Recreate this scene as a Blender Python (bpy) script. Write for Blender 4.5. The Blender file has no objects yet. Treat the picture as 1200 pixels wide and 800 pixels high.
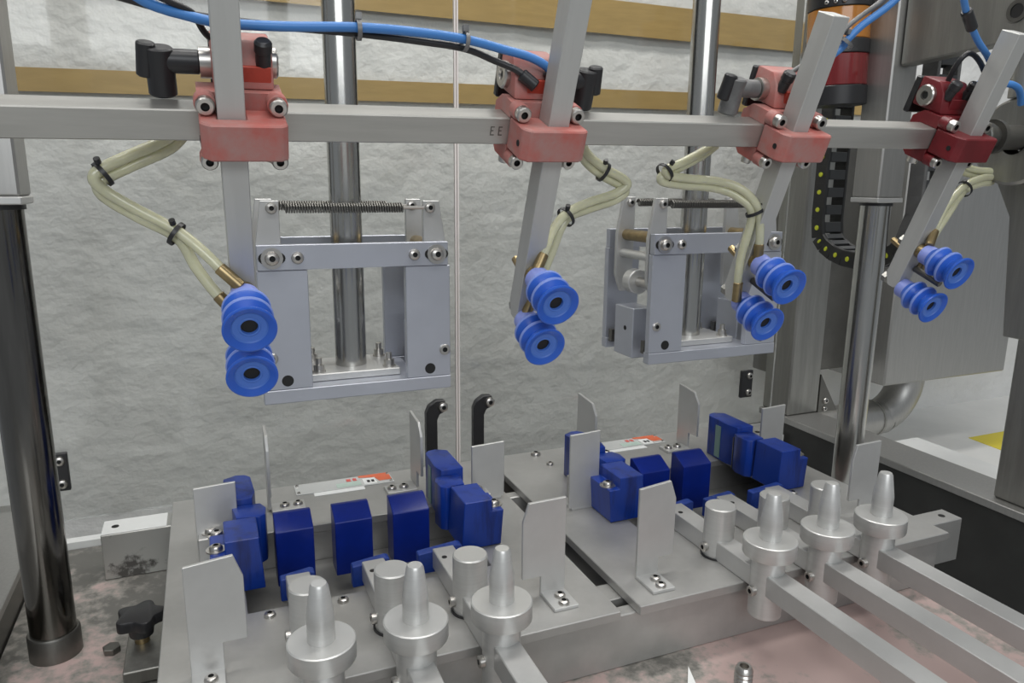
import bpy, bmesh, math, random
from mathutils import Vector, Matrix, noise
random.seed(7)
SC = bpy.context.scene
COL = SC.collection
PI = math.pi

# ------------------------------------------------------------------ camera
cam = bpy.data.cameras.new('camera'); cam_o = bpy.data.objects.new('camera', cam); COL.objects.link(cam_o)
cam.sensor_width = 36.0; cam.lens = 863.0 / 1200.0 * 36.0; cam.clip_start = 0.02
cam_o.matrix_world = Matrix(((0.9242066, 0.0716867, -0.3751042, 0.0),
                             (-0.3817678, 0.1985700, -0.9026757, 0.0),
                             (0.0097746, 0.9774615, 0.2108873, 0.40),
                             (0, 0, 0, 1)))
SC.camera = cam_o
# ------------------------------------------------------------------ light
world = bpy.data.worlds.new('hall_light'); SC.world = world; world.use_nodes = True
bg = world.node_tree.nodes['Background']; bg.inputs[0].default_value = (0.88, 0.94, 1.0, 1); bg.inputs[1].default_value = 0.30
def area(name, loc, rot, sx, sy, power, col=(1, 0.98, 0.94)):
    l = bpy.data.lights.new(name, 'AREA'); l.shape = 'RECTANGLE'; l.size = sx; l.size_y = sy
    l.energy = power; l.color = col
    o = bpy.data.objects.new(name, l); COL.objects.link(o); o.location = loc; o.rotation_euler = rot
    return o
area('ceiling_light_tube', (0.5, -0.4, 2.6), (math.radians(-8), 0, 0), 2.6, 0.35, 34)
area('hall_window', (-0.3, -2.6, 1.6), (math.radians(66), 0, math.radians(-12)), 2.6, 1.1, 46, (0.95, 0.98, 1.0))
area('ceiling_light_tube', (0.7, 0.95, 1.95), (math.radians(4), 0, 0), 1.9, 0.25, 23)
area('ceiling_light_tube', (-1.3, 0.2, 2.6), (0, math.radians(-25), PI / 2), 2.4, 0.3, 18)
SC.view_settings.view_transform = 'Standard'; SC.view_settings.look = 'None'
SC.view_settings.gamma = 1.0; SC.view_settings.use_curve_mapping = False
SC.view_settings.exposure = -0.14

# ------------------------------------------------------------------ materials
def mat(name, col, rough=0.5, metal=0.0, var=0.0, vscale=20.0, col2=None, bump=0.0, bscale=200.0, aniso=None,
        trans=0.0, alpha=1.0, sss=0.0, coat=0.0, spec=0.5, rvar=0.0, lo=0.4, hi=0.7):
    m = bpy.data.materials.new(name); m.use_nodes = True
    nt = m.node_tree; N = nt.nodes; L = nt.links
    p = N['Principled BSDF']
    p.inputs['Base Color'].default_value = (*col, 1); p.inputs['Roughness'].default_value = rough
    p.inputs['Metallic'].default_value = metal
    p.inputs['Specular IOR Level'].default_value = spec
    p.inputs['Transmission Weight'].default_value = trans
    p.inputs['Alpha'].default_value = alpha
    p.inputs['Coat Weight'].default_value = coat
    if sss:
        p.inputs['Subsurface Weight'].default_value = sss; p.inputs['Subsurface Radius'].default_value = (0.004, 0.004, 0.006)
        p.inputs['Subsurface Scale'].default_value = 1.0
    tc = N.new('ShaderNodeTexCoord'); mp = N.new('ShaderNodeMapping'); L.new(tc.outputs['Object'], mp.inputs[0])
    if aniso: mp.inputs['Scale'].default_value = aniso
    if var > 0 or col2:
        n = N.new('ShaderNodeTexNoise'); n.inputs['Scale'].default_value = vscale; n.inputs['Detail'].default_value = 6
        n.inputs['Roughness'].default_value = 0.65; L.new(mp.outputs[0], n.inputs['Vector'])
        r = N.new('ShaderNodeValToRGB'); L.new(n.outputs['Fac'], r.inputs[0])
        c2 = col2 if col2 else tuple(max(0, c * (1 - var)) for c in col)
        r.color_ramp.elements[0].position = lo; r.color_ramp.elements[0].color = (*c2, 1)
        r.color_ramp.elements[1].position = hi; r.color_ramp.elements[1].color = (*col, 1)
        L.new(r.outputs[0], p.inputs['Base Color'])
        if rvar:
            mr = N.new('ShaderNodeMapRange'); mr.inputs[3].default_value = rough - rvar; mr.inputs[4].default_value = rough + rvar
            L.new(n.outputs['Fac'], mr.inputs[0]); L.new(mr.outputs[0], p.inputs['Roughness'])
    if bump > 0:
        b = N.new('ShaderNodeTexNoise'); b.inputs['Scale'].default_value = bscale; b.inputs['Detail'].default_value = 4
        L.new(mp.outputs[0], b.inputs['Vector'])
        bn = N.new('ShaderNodeBump'); bn.inputs['Strength'].default_value = bump; bn.inputs['Distance'].default_value = 0.002
        L.new(b.outputs['Fac'], bn.inputs['Height']); L.new(bn.outputs[0], p.inputs['Normal'])
    return m

M = {}
M['alu'] = mat('satin_aluminium', (0.60, 0.60, 0.59), 0.42, 0.6, var=0.10, vscale=14, bump=0.02, bscale=400, rvar=0.06)
M['alu_plate'] = mat('machined_aluminium_plate', (0.50, 0.495, 0.48), 0.40, 0.62, var=0.16, vscale=14, bump=0.02, bscale=600, rvar=0.08)
M['alu_head'] = mat('anodised_aluminium', (0.52, 0.54, 0.60), 0.38, 0.65, var=0.07, vscale=12, rvar=0.05)
M['alu_turned'] = mat('turned_aluminium', (0.64, 0.64, 0.625), 0.38, 0.6, var=0.1, vscale=30, bump=0.03, bscale=300, aniso=(0.2, 0.2, 6))
M['beam'] = mat('brushed_beam_metal', (0.54, 0.53, 0.50), 0.36, 0.75, var=0.18, vscale=18, aniso=(0.3, 3, 3), rvar=0.08)
M['arm'] = mat('extruded_arm_aluminium', (0.57, 0.57, 0.55), 0.5, 0.5, var=0.08, vscale=20, aniso=(4, 4, .4))
M['steel'] = mat('brushed_stainless', (0.37, 0.365, 0.34), 0.38, 0.8, var=0.2, vscale=16, bump=0.02, bscale=300, aniso=(6, 6, .5), rvar=0.06)
M['sheet'] = mat('stainless_sheet', (0.45, 0.445, 0.43), 0.42, 0.85, var=0.1, vscale=30, aniso=(8, 8, .5))
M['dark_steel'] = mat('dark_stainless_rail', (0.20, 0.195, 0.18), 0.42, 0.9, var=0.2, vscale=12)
M['chrome'] = mat('polished_rod', (0.55, 0.545, 0.52), 0.22, 1.0, var=0.15, vscale=8, aniso=(8, 8, .3))
M['dark_chrome'] = mat('dark_polished_column', (0.22, 0.21, 0.195), 0.16, 1.0, var=0.3, vscale=9, aniso=(6, 6, .5))
M['bolt'] = mat('zinc_bolt', (0.58, 0.56, 0.53), 0.30, 1.0)
M['dark'] = mat('black_socket', (0.008, 0.008, 0.008), 0.6)
M['black'] = mat('black_plastic', (0.018, 0.018, 0.02), 0.38)
M['grey_plastic'] = mat('worn_grey_plastic', (0.22, 0.22, 0.22), 0.4, 0.2, var=0.4, vscale=60)
M['red'] = mat('worn_red_casting', (0.46, 0.125, 0.105), 0.55, 0.0, col2=(0.40, 0.22, 0.20), vscale=35, bump=0.05, bscale=300, lo=.35, hi=.62)
M['red_new'] = mat('deep_red_casting', (0.20, 0.012, 0.018), 0.42, 0.0, var=0.35, vscale=30)
M['red_face'] = mat('bright_red_face', (0.50, 0.055, 0.03), 0.5, 0.0, var=0.25, vscale=60)
M['neck'] = mat('lavender_silicone', (0.27, 0.33, 0.74), 0.45, sss=0.3)
M['cup'] = mat('blue_silicone', (0.022, 0.115, 0.56), 0.38, sss=0.2, coat=0.1)
M['cup_rim'] = mat('pale_blue_silicone', (0.22, 0.31, 0.74), 0.42, sss=0.3)
M['cup_inner'] = mat('inner_blue_silicone', (0.075, 0.19, 0.62), 0.45, sss=0.2)
M['brass'] = mat('dull_brass', (0.42, 0.32, 0.17), 0.34, 0.9, var=0.3, vscale=80)
M['pvc'] = mat('yellowed_clear_hose', (0.80, 0.79, 0.56), 0.2, trans=0.3, sss=0.35, var=0.12, vscale=60, coat=0.3)
M['blue_hose'] = mat('blue_air_hose', (0.06, 0.22, 0.56), 0.33, sss=0.1)
M['blue_block'] = mat('blue_machined_plastic', (0.002, 0.018, 0.22), 0.32, var=0.25, vscale=25, bump=0.03, bscale=250)
M['blue_jaw'] = mat('scuffed_blue_plastic', (0.005, 0.036, 0.27), 0.34, col2=(0.003, 0.014, 0.12), vscale=9, bump=0.04, bscale=250, aniso=(6, 6, .8), lo=.34, hi=.5)
M['grime'] = mat('glue_streak', (0.16, 0.26, 0.24), 0.4)
M['pad'] = mat('blue_plastic_pad', (0.018, 0.06, 0.34), 0.42, var=0.3, vscale=60)
M['tape'] = mat('brown_packing_tape', (0.46, 0.315, 0.12), 0.35, var=0.14, vscale=14, bump=0.08, bscale=40, aniso=(1, 1, 6))
M['white'] = mat('white_label', (0.78, 0.79, 0.78), 0.35)
M['label_clear'] = mat('clear_label_plate', (0.52, 0.53, 0.52), 0.15, coat=0.5)
M['orange_print'] = mat('orange_print', (0.70, 0.12, 0.03), 0.3, coat=0.5)
M['red_print'] = mat('red_print', (0.62, 0.10, 0.08), 0.4)
M['green_print'] = mat('pale_green_print', (0.45, 0.56, 0.50), 0.4)
M['tower_orange'] = mat('orange_lens', (0.42, 0.16, 0.02), 0.22, coat=0.4)
M['tower_red'] = mat('red_lens', (0.20, 0.012, 0.014), 0.16, coat=0.4, var=0.3, vscale=25, aniso=(6, 6, .3))
M['yellow'] = mat('yellow_dot', (0.55, 0.60, 0.03), 0.4)
M['yellow_floor'] = mat('yellow_floor_paint', (0.75, 0.62, 0.03), 0.5)
M['chain'] = mat('black_chain_plastic', (0.022, 0.022, 0.022), 0.42)
M['chain_bar'] = mat('grey_chain_bar', (0.04, 0.042, 0.044), 0.45)
M['hall_floor'] = mat('pale_concrete', (0.55, 0.55, 0.535), 0.45, var=0.12, vscale=5)
M['shade_apron'] = mat('shade_black_apron', (0.028, 0.028, 0.026), 0.55, var=0.3, vscale=20)  # near-black colour stands for the shade below the right rail
M['pale_ground'] = mat('pale_ground_paint', (0.78, 0.78, 0.76), 0.5, var=0.08, vscale=6)
M['chain_leg'] = mat('plain_grey_chain', (0.13, 0.13, 0.13), 0.5, var=0.2, vscale=30)  # paler grey for the last links of the chain
M['ledge'] = mat('white_ledge_paint', (0.72, 0.73, 0.72), 0.3, var=0.1, vscale=8)

def table_mat():
    m = bpy.data.materials.new('worn_pink_table'); m.use_nodes = True; nt = m.node_tree; N = nt.nodes; L = nt.links
    p = N['Principled BSDF']; p.inputs['Roughness'].default_value = 0.45
    tc = N.new('ShaderNodeTexCoord')
    n1 = N.new('ShaderNodeTexNoise'); n1.inputs['Scale'].default_value = 7; n1.inputs['Detail'].default_value = 5
    n2 = N.new('ShaderNodeTexNoise'); n2.inputs['Scale'].default_value = 60; n2.inputs['Detail'].default_value = 8; n2.inputs['Roughness'].default_value = .7
    L.new(tc.outputs['Object'], n1.inputs[0]); L.new(tc.outputs['Object'], n2.inputs[0])
    mx = N.new('ShaderNodeMath'); mx.operation = 'MULTIPLY_ADD'; L.new(n1.outputs[0], mx.inputs[0]); mx.inputs[1].default_value = 0.75
    ml = N.new('ShaderNodeMath'); ml.operation = 'MULTIPLY'; ml.inputs[1].default_value = 0.5; L.new(n2.outputs[0], ml.inputs[0]); L.new(ml.outputs[0], mx.inputs[2])
    # pink lacquer is left on the front right of the table, worn off at the back
    sx = N.new('ShaderNodeSeparateXYZ'); L.new(tc.outputs['Object'], sx.inputs[0])
    mr = N.new('ShaderNodeMapRange'); mr.inputs[1].default_value = 0.22; mr.inputs[2].default_value = 0.46; mr.inputs[3].default_value = -0.13; mr.inputs[4].default_value = -0.01
    L.new(sx.outputs[0], mr.inputs[0]); ad = N.new('ShaderNodeMath'); L.new(mx.outputs[0], ad.inputs[0]); L.new(mr.outputs[0], ad.inputs[1])
    r = N.new('ShaderNodeValToRGB'); L.new(ad.outputs[0], r.inputs[0])
    e = r.color_ramp.elements; e[0].position = .46; e[0].color = (.20, .195, .18, 1); e[1].position = .62; e[1].color = (.44, .33, .31, 1)
    x = e.new(.53); x.color = (.30, .285, .26, 1)
    L.new(r.outputs[0], p.inputs['Base Color'])
    mm = N.new('ShaderNodeMapRange'); mm.inputs[1].default_value = .46; mm.inputs[2].default_value = .6; mm.inputs[3].default_value = .6; mm.inputs[4].default_value = 0.0
    L.new(ad.outputs[0], mm.inputs[0]); L.new(mm.outputs[0], p.inputs['Metallic'])
    return m
M['table'] = table_mat()

def wall_mat():
    m = bpy.data.materials.new('rough_white_wall'); m.use_nodes = True; nt = m.node_tree; N = nt.nodes; L = nt.links
    p = N['Principled BSDF']; p.inputs['Roughness'].default_value = 0.5
    tc = N.new('ShaderNodeTexCoord'); mp = N.new('ShaderNodeMapping'); L.new(tc.outputs['Object'], mp.inputs[0]); mp.inputs['Scale'].default_value = (1, 1, 1.15)
    a = N.new('ShaderNodeTexNoise'); a.inputs['Scale'].default_value = 30; a.inputs['Detail'].default_value = 3; a.inputs['Roughness'].default_value = .5
    b = N.new('ShaderNodeTexNoise'); b.inputs['Scale'].default_value = 3; b.inputs['Detail'].default_value = 4
    L.new(mp.outputs[0], a.inputs[0]); L.new(mp.outputs[0], b.inputs[0])
    r = N.new('ShaderNodeValToRGB'); L.new(b.outputs[0], r.inputs[0])
    r.color_ramp.elements[0].position = .3; r.color_ramp.elements[0].color = (.66, .655, .635, 1)
    r.color_ramp.elements[1].position = .7; r.color_ramp.elements[1].color = (.80, .80, .785, 1)
    L.new(r.outputs[0], p.inputs['Base Color'])
    bn = N.new('ShaderNodeBump'); bn.inputs['Strength'].default_value = .5; bn.inputs['Distance'].default_value = .012
    L.new(a.outputs[0], bn.inputs['Height']); L.new(bn.outputs[0], p.inputs['Normal'])
    return m
M['wall'] = wall_mat()

def clear_mat():
    m = bpy.data.materials.new('clear_guard_sheet'); m.use_nodes = True; nt = m.node_tree; N = nt.nodes; L = nt.links
    for n in list(N): N.remove(n)
    o = N.new('ShaderNodeOutputMaterial'); t = N.new('ShaderNodeBsdfTransparent'); t.inputs[0].default_value = (.90, .905, .895, 1)
    g = N.new('ShaderNodeBsdfGlossy'); g.inputs['Roughness'].default_value = .06
    f = N.new('ShaderNodeFresnel'); f.inputs[0].default_value = 1.35
    x = N.new('ShaderNodeMixShader'); L.new(f.outputs[0], x.inputs[0]); L.new(t.outputs[0], x.inputs[1]); L.new(g.outputs[0], x.inputs[2]); L.new(x.outputs[0], o.inputs[0])
    return m
M['clear'] = clear_mat()
M['clear_edge'] = mat('cut_sheet_edge', (0.80, 0.74, 0.71), 0.3)

# ------------------------------------------------------------------ mesh helpers
class MB:
    def __init__(s): s.bm = bmesh.new()
    def box(s, a, b):
        x0, y0, z0 = a; x1, y1, z1 = b
        v = [s.bm.verts.new(p) for p in ((x0, y0, z0), (x1, y0, z0), (x1, y1, z0), (x0, y1, z0), (x0, y0, z1), (x1, y0, z1), (x1, y1, z1), (x0, y1, z1))]
        for f in ((3, 2, 1, 0), (4, 5, 6, 7), (0, 1, 5, 4), (1, 2, 6, 5), (2, 3, 7, 6), (3, 0, 4, 7)): s.bm.faces.new([v[i] for i in f])
        return s
    def prism(s, poly, axis, lo, hi):
        def P(u, w, t):
            return (t, u, w) if axis == 'x' else (u, t, w) if axis == 'y' else (u, w, t)
        n = len(poly)
        A = [s.bm.verts.new(P(u, w, lo)) for u, w in poly]; B = [s.bm.verts.new(P(u, w, hi)) for u, w in poly]
        s.bm.faces.new(A[::-1]); s.bm.faces.new(B)
        for i in range(n): s.bm.faces.new((A[i], A[(i + 1) % n], B[(i + 1) % n], B[i]))
        return s
    def lathe(s, prof, o=(0, 0, 0), axis=(0, 0, 1), seg=28):
        o = Vector(o); d = Vector(axis).normalized(); u = d.orthogonal().normalized(); w = d.cross(u)
        rings = []
        for r, t in prof:
            c = o + d * t
            if r < 1e-7: rings.append([s.bm.verts.new(c)])
            else: rings.append([s.bm.verts.new(c + (u * math.cos(2 * PI * k / seg) + w * math.sin(2 * PI * k / seg)) * r) for k in range(seg)])
        for A, B in zip(rings, rings[1:]):
            for k in range(seg):
                j = (k + 1) % seg
                if len(A) == 1 and len(B) == 1: continue
                if len(A) == 1: s.bm.faces.new((A[0], B[j], B[k]))
                elif len(B) == 1: s.bm.faces.new((A[k], A[j], B[0]))
                else: s.bm.faces.new((A[k], A[j], B[j], B[k]))
        return s
    def cyl(s, a, b, r, seg=24, ch=0.0):
        a = Vector(a); d = Vector(b) - a; L = d.length
        pr = [(0, 0), (r - ch, 0)] + ([(r, ch), (r, L - ch)] if ch else [(r, L)]) + [(r - ch, L), (0, L)]
        if not ch: pr = [(0, 0), (r, 0), (r, L), (0, L)]
        return s.lathe(pr, a, d, seg)
    def tube(s, pts, r, seg=10, smooth=6):
        P = [Vector(p) for p in pts]
        if smooth:
            Q = []
            for i in range(len(P) - 1):
                p0 = P[max(i - 1, 0)]; p1 = P[i]; p2 = P[i + 1]; p3 = P[min(i + 2, len(P) - 1)]
                for k in range(smooth):
                    t = k / smooth
                    Q.append(0.5 * ((2 * p1) + (p2 - p0) * t + (2 * p0 - 5 * p1 + 4 * p2 - p3) * t * t + (3 * p1 - p0 - 3 * p2 + p3) * t ** 3))
            Q.append(P[-1]); P = Q
        prev = None; rings = []
        for i, p in enumerate(P):
            d = (P[min(i + 1, len(P) - 1)] - P[max(i - 1, 0)]).normalized()
            u = d.orthogonal().normalized() if prev is None else (prev - d * prev.dot(d)).normalized()
            prev = u; w = d.cross(u)
            rings.append([s.bm.verts.new(p + (u * math.cos(2 * PI * k / seg) + w * math.sin(2 * PI * k / seg)) * r) for k in range(seg)])
        for A, B in zip(rings, rings[1:]):
            for k in range(seg): s.bm.faces.new((A[k], A[(k + 1) % seg], B[(k + 1) % seg], B[k]))
        s.bm.faces.new(rings[0][::-1]); s.bm.faces.new(rings[-1])
        return s
    def build(s, name, m, parent=None, bevel=0.0, seg=1, kind=None):
        bm = s.bm
        bmesh.ops.recalc_face_normals(bm, faces=bm.faces)
        if bevel:
            es = [e for e in bm.edges if len(e.link_faces) == 2 and e.calc_face_angle(0) > 0.5]
            bmesh.ops.bevel(bm, geom=es, offset=bevel, segments=seg, affect='EDGES', profile=0.5, clamp_overlap=True)
        me = bpy.data.meshes.new(name); bm.to_mesh(me); bm.free()
        for p in me.polygons: p.use_smooth = True
        me.set_sharp_from_angle(angle=math.radians(20 if bevel and seg == 1 else 32))
        me.materials.append(M[m] if isinstance(m, str) else m)
        o = bpy.data.objects.new(name, me); COL.objects.link(o)
        if parent is not None: o.parent = parent
        if kind: o['kind'] = kind
        return o

def tag(o, label, cat, group=None):
    o['label'] = label; o['category'] = cat
    if group: o['group'] = group
    return o
def thing(name, label, cat, loc=(0, 0, 0), group=None, mw=None):
    o = bpy.data.objects.new(name, None); COL.objects.link(o); o.empty_display_size = 0.01
    if mw is not None: o.matrix_world = mw
    else: o.location = loc
    return tag(o, label, cat, group)
def struct(o): o['kind'] = 'structure'; return o
def place(o, loc): o.location = loc; return o

_mesh = {}
def shared(key, name, m, make, parent, loc=(0, 0, 0), rot=None, bevel=0.0):
    """alike small pieces share one mesh"""
    if key not in _mesh:
        mb = MB(); make(mb); o = mb.build(name, m, parent, bevel); _mesh[key] = o.data
    else:
        o = bpy.data.objects.new(name, _mesh[key]); COL.objects.link(o); o.parent = parent
    o.location = loc
    if rot is not None: o.rotation_mode = 'QUATERNION'; o.rotation_quaternion = Vector((0, 0, 1)).rotation_difference(Vector(rot))
    return o
def socket(o, r):
    me = o.data
    if len(me.materials) < 2:
        me.materials.append(M['dark'])
        for p in me.polygons:
            if math.hypot(p.center.x, p.center.y) < r and p.center.z > 1e-5: p.material_index = 1
    return o
def dome_screw(parent, loc, d=(0, 0, 1), r=0.0055, washer=False):
    def mk(b):
        if washer: b.lathe([(0, 0), (r * 1.5, 0), (r * 1.5, 0.0012), (r * .9, 0.0012)], seg=16)
        z = 0.0012 if washer else 0
        b.lathe([(0, z), (r, z), (r, z + r * .25), (r * .85, z + r * .55), (r * .5, z + r * .72), (r * .42, z + r * .72), (r * .40, z + r * .45), (0, z + r * .4)], seg=16)
    return socket(shared(('dome', r, washer), 'screw', 'bolt', mk, parent, loc, d), r * .42)
def cap_screw(parent, loc, d, r=0.0045, h=0.005):
    def mk(b): b.lathe([(0, 0), (r, 0), (r, h * .85), (r * .85, h), (r * .47, h), (r * .43, h * .55), (0, h * .5)], seg=18)
    return socket(shared(('cap', r, h), 'screw', 'bolt', mk, parent, loc, d), r * .45)
def hole(parent, loc, d, r, name='bolt_hole'):
    def mk(b): b.lathe([(0, 0), (r, 0), (r * .98, 0.0004), (0, 0.0004)], seg=16)
    return shared(('hole', r), name, 'dark', mk, parent, loc, d)

# ================================================================== SETTING
def wall():
    bm = bmesh.new(); x0, x1, z0, z1 = -0.8, 3.6, -0.44, 1.5; nx, nz = 300, 134
    V = []
    for j in range(nz + 1):
        row = []
        for i in range(nx + 1):
            x = x0 + (x1 - x0) * i / nx; z = z0 + (z1 - z0) * j / nz
            d = noise.fractal(Vector((x * 11, z * 13, 3.1)), 0.9, 2.1, 3) * 0.0035 + noise.noise(Vector((x * 2.3, z * 2.8, 7))) * 0.006
            row.append(bm.verts.new((x, 1.6 + d, z)))
        V.append(row)
    for j in range(nz):
        for i in range(nx): bm.faces.new((V[j][i], V[j][i + 1], V[j + 1][i + 1], V[j + 1][i]))
    me = bpy.data.meshes.new('wall_back'); bm.to_mesh(me); bm.free()
    for p in me.polygons: p.use_smooth = True
    me.materials.append(M['wall']); o = bpy.data.objects.new('wall_back', me); COL.objects.link(o); return struct(o)
wall()
struct(MB().box((-2.5, -2.5, -0.9), (4.2, 3.0, -0.88)).build('floor', 'hall_floor'))
struct(MB().box((1.17, 0.2, -0.32), (3.6, 1.62, -0.30)).build('trim_1', 'pale_ground'))
tag(MB().prism([(1.974, 1.346), (2.13, 1.347), (2.40, 1.25), (2.25, 1.08), (1.962, 1.227)], 'z', -.30, -.2985).build('floor_marking', 'yellow_floor'), 'yellow painted patch on the pale ground at far right', 'floor marking')
# tapes stuck on the wall
def tape(x0, x1, za0, za1, zb0, zb1, label):
    bm = MB(); n = 60; lo = []; hi = []
    for i in range(n + 1):
        t = i / n; x = x0 + (x1 - x0) * t; y = 1.584 + noise.noise(Vector((x * 5, 0, 1))) * .0015
        lo.append((x, y, za0 + (zb0 - za0) * t)); hi.append((x, y, za1 + (zb1 - za1) * t))
    b = bm.bm
    for dy in (0, 0.0012):
        A = [b.verts.new((p[0], p[1] + dy, p[2])) for p in lo]; B = [b.verts.new((p[0], p[1] + dy, p[2])) for p in hi]
        for i in range(n): b.faces.new((A[i], A[i + 1], B[i + 1], B[i]))
    o = bm.build('packing_tape', 'tape'); return tag(o, label, 'tape', 'tapes on the wall')
tape(-0.6, 1.75, .542, .582, .592, .634, 'lower strip of brown packing tape across the rough wall')
tape(-0.6, 1.75, .735, .805, .737, .812, 'upper strip of brown packing tape near the top edge')

# machine table
tb = MB().box((-0.218, 0.15, -0.085), (0.80, 1.02, -0.068)).build('machine_table', 'table')
tag(tb, 'worn grey and pink table top under the clamping fixtures', 'table')
# frame rails and posts
r = thing('frame_rail', 'brushed steel frame rail running back to the tall right post', 'rail', (1.028, 0.7, -0.027))
MB().box((-.042, -.45, -.012), (.042, .40, 0)).build('rail_cap', 'sheet', r, .001)
MB().box((-.039, -.45, -.40), (.039, .39, -.0122)).build('shade_apron', 'shade_apron', r)  # dark block put in for the shadowed void under the cap
MB().box((.0425, -.40, -.02), (.106, .165, -.004)).build('ledge', 'ledge', r, .001)
r = thing('frame_rail', 'steel frame rail at the left edge behind the dark column', 'rail', (-0.32, 0.7, -0.027))
MB().box((-.045, -.45, -.010), (.102, .40, 0)).build('rail_cap', 'sheet', r, .001)
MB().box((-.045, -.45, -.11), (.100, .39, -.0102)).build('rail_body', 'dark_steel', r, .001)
p = thing('frame_post', 'tall square stainless post behind the third suction arm', 'post', (1.03, 1.065, -0.027))
MB().box((-.037, -.035, 0), (.037, .035, 1.1)).build('tube', 'steel', p, .003)
g = MB().prism([(.037, 0), (.085, 0), (.037, .075)], 'y', -.036, -.030).build('gusset', 'dark_steel', p)
dome_screw(g, (.053, -.036, .022), (0, -1, 0), .006); dome_screw(g, (.053, -.036, .006), (0, -1, 0), .005)
p = thing('frame_post', 'dark square post at the left edge behind the column', 'post', (-0.345, 1.065, -0.027))
MB().box((-.037, -.035, 0), (.052, .035, 1.1)).build('tube', 'dark_steel', p, .003)
p = thing('frame_post', 'steel guard post at the right edge of the picture', 'post', (1.036, 0.602, -0.027))
MB().box((-.034, -.035, 0), (.034, .035, 0.62)).build('tube', 'steel', p, .003)

# clear guard panels with their hinges and strap handles
for x0, x1, lab in ((-.29, .352, 'left clear plastic guard panel in front of the rough wall'), (.356, .992, 'right clear plastic guard panel meeting the tall post')):
    cx = (x0 + x1) / 2
    g = thing('guard_panel', lab, 'guard panel', (cx, 1.075, -.05), 'clear guard panels'); w = (x1 - x0) / 2
    MB().box((-w, -.002, 0), (w, .002, 1.05)).build('sheet', 'clear', g)
    ex = w if x0 < 0 else -w
    MB().box((ex - .0012, -.0026, 0), (ex + .0012, .0026, 1.05)).build('cut_edge', 'clear_edge', g)
    hx, hz = (-.201, .072) if x0 < 0 else (.922, .084)
    h = MB().box((-.013, -.0035, -.026), (.013, .0035, .026)).build('hinge', 'black', g, .001); h.location = (hx - cx, -.0065, hz)
    for dz in (-.016, .016): dome_screw(h, (.004, -.0035, dz), (0, -1, 0), .0065)
    kx = .307 if x0 < 0 else .385
    pr = [(-.009, 0), (.009, 0), (.009, .085), (.013, .094), (.022, .098), (.022, .116), (.008, .117), (-.004, .109), (-.009, .098)]
    h = MB().prism(pr, 'y', -.014, -.0022).build('strap_handle', 'black', g, .001); h.location = (kx - cx, 0, 0)
    dome_screw(h, (.018, -.014, .106), (0, -1, 0), .008)
tr = MB().box((-.215, 1.021, -.10), (.98, 1.036, -.059)).build('trim_2', 'ledge'); struct(tr)

# ================================================================== BACKGROUND RIGHT
b = thing('control_box', 'grey sheet steel box hanging behind the fourth suction arm', 'box', (1.70, 1.34, -.076))
MB().box((-.20, -.09, 0), (.235, .09, .60)).build('housing', 'sheet', b, .004)
MB().box((-.46, .0, .03), (-.202, .08, .60)).build('side_tray', 'dark_steel', b, .003)
e = thing('pipe_elbow', 'steel pipe elbow curving out beneath the grey box', 'pipe', (1.665, 1.34, -.0765))
arc = [(.02, 0, 0)] + [(.02 - .105 + .105 * math.cos(a), 0, -.01 - .105 * math.sin(a)) for a in [i * PI / 16 for i in range(9)]] + [(-.40, 0, -.115)]
MB().tube(arc, .045, 20, 2).build('bend', 'sheet', e)
MB().lathe([(.0455, 0), (.0475, .001), (.0475, .006), (.0455, .007)], (-.085, 0, -.115), (-1, 0, 0), 20).build('weld_ring', 'steel', e)

# guide columns
for x, c, lab in ((-.1685, 'dark_chrome', 'dark polished guide column at the left edge of the machine'), (.900, 'chrome', 'polished steel guide column in front of the tall right post')):
    g = thing('guide_column', lab, 'column', (x, .785 if x < 0 else .80, -.068), 'vertical guide columns')
    MB().cyl((0, 0, 0), (0, 0, .46), .0205, 36).build('rod', c, g)
    if x < 0: MB().lathe([(.0206, 0), (.0235, 0), (.0235, .024), (.0225, .026), (.0206, .026)], seg=36).build('collar', 'dark_steel', g)
    s = MB().box((-.0235, -.0235, .452), (.0235, .0235, .95)).build('sleeve', 'sheet', g, .002)
    MB().box((-.0245, -.0245, .445), (.0245, .0245, .4519)).build('flange', 'alu', s, .001)
    MB().lathe([(.0206, 0), (.0225, 0), (.0225, .004), (.0206, .004)], (0, 0, .4405), (0, 0, 1), 24).build('wiper_seal', 'black', s)

# ================================================================== FIXTURE BASE
fb = thing('machine_bed', 'grey machined bed box carrying both clamping fixtures', 'machine bed', (.355, .75, -.068))
def FB(n, a, b_, m='alu_plate'):
    return MB().box((a[0] - .355, a[1] - .75, a[2] + .068), (b_[0] - .355, b_[1] - .75, b_[2] + .068)).build(n, m, fb, .0012)
FB('front_wall', (-.055, .553, -.068), (.785, .568, -.0102))
FB('back_wall', (-.055, .845, -.068), (.785, .862, -.0102))
FB('side_wall', (-.055, .6105, -.068), (-.043, .8448, -.0102)); FB('side_wall', (.773, .6105, -.068), (.785, .8448, -.0102))
FB('middle_wall', (.346, .6105, -.068), (.362, .8448, -.030))
FB('added_bright_plate', (-.0425, .6105, -.060), (.3455, .8448, -.050)); FB('added_bright_plate', (.3625, .6105, -.060), (.7725, .8448, -.050))  # raised pale plates added so the openings catch more overhead light
M['alu_stain'] = mat('stained_aluminium', (0.47, 0.47, 0.45), 0.45, 0.7, col2=(0.12, 0.115, 0.11), vscale=34, lo=.34, hi=.43)
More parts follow.
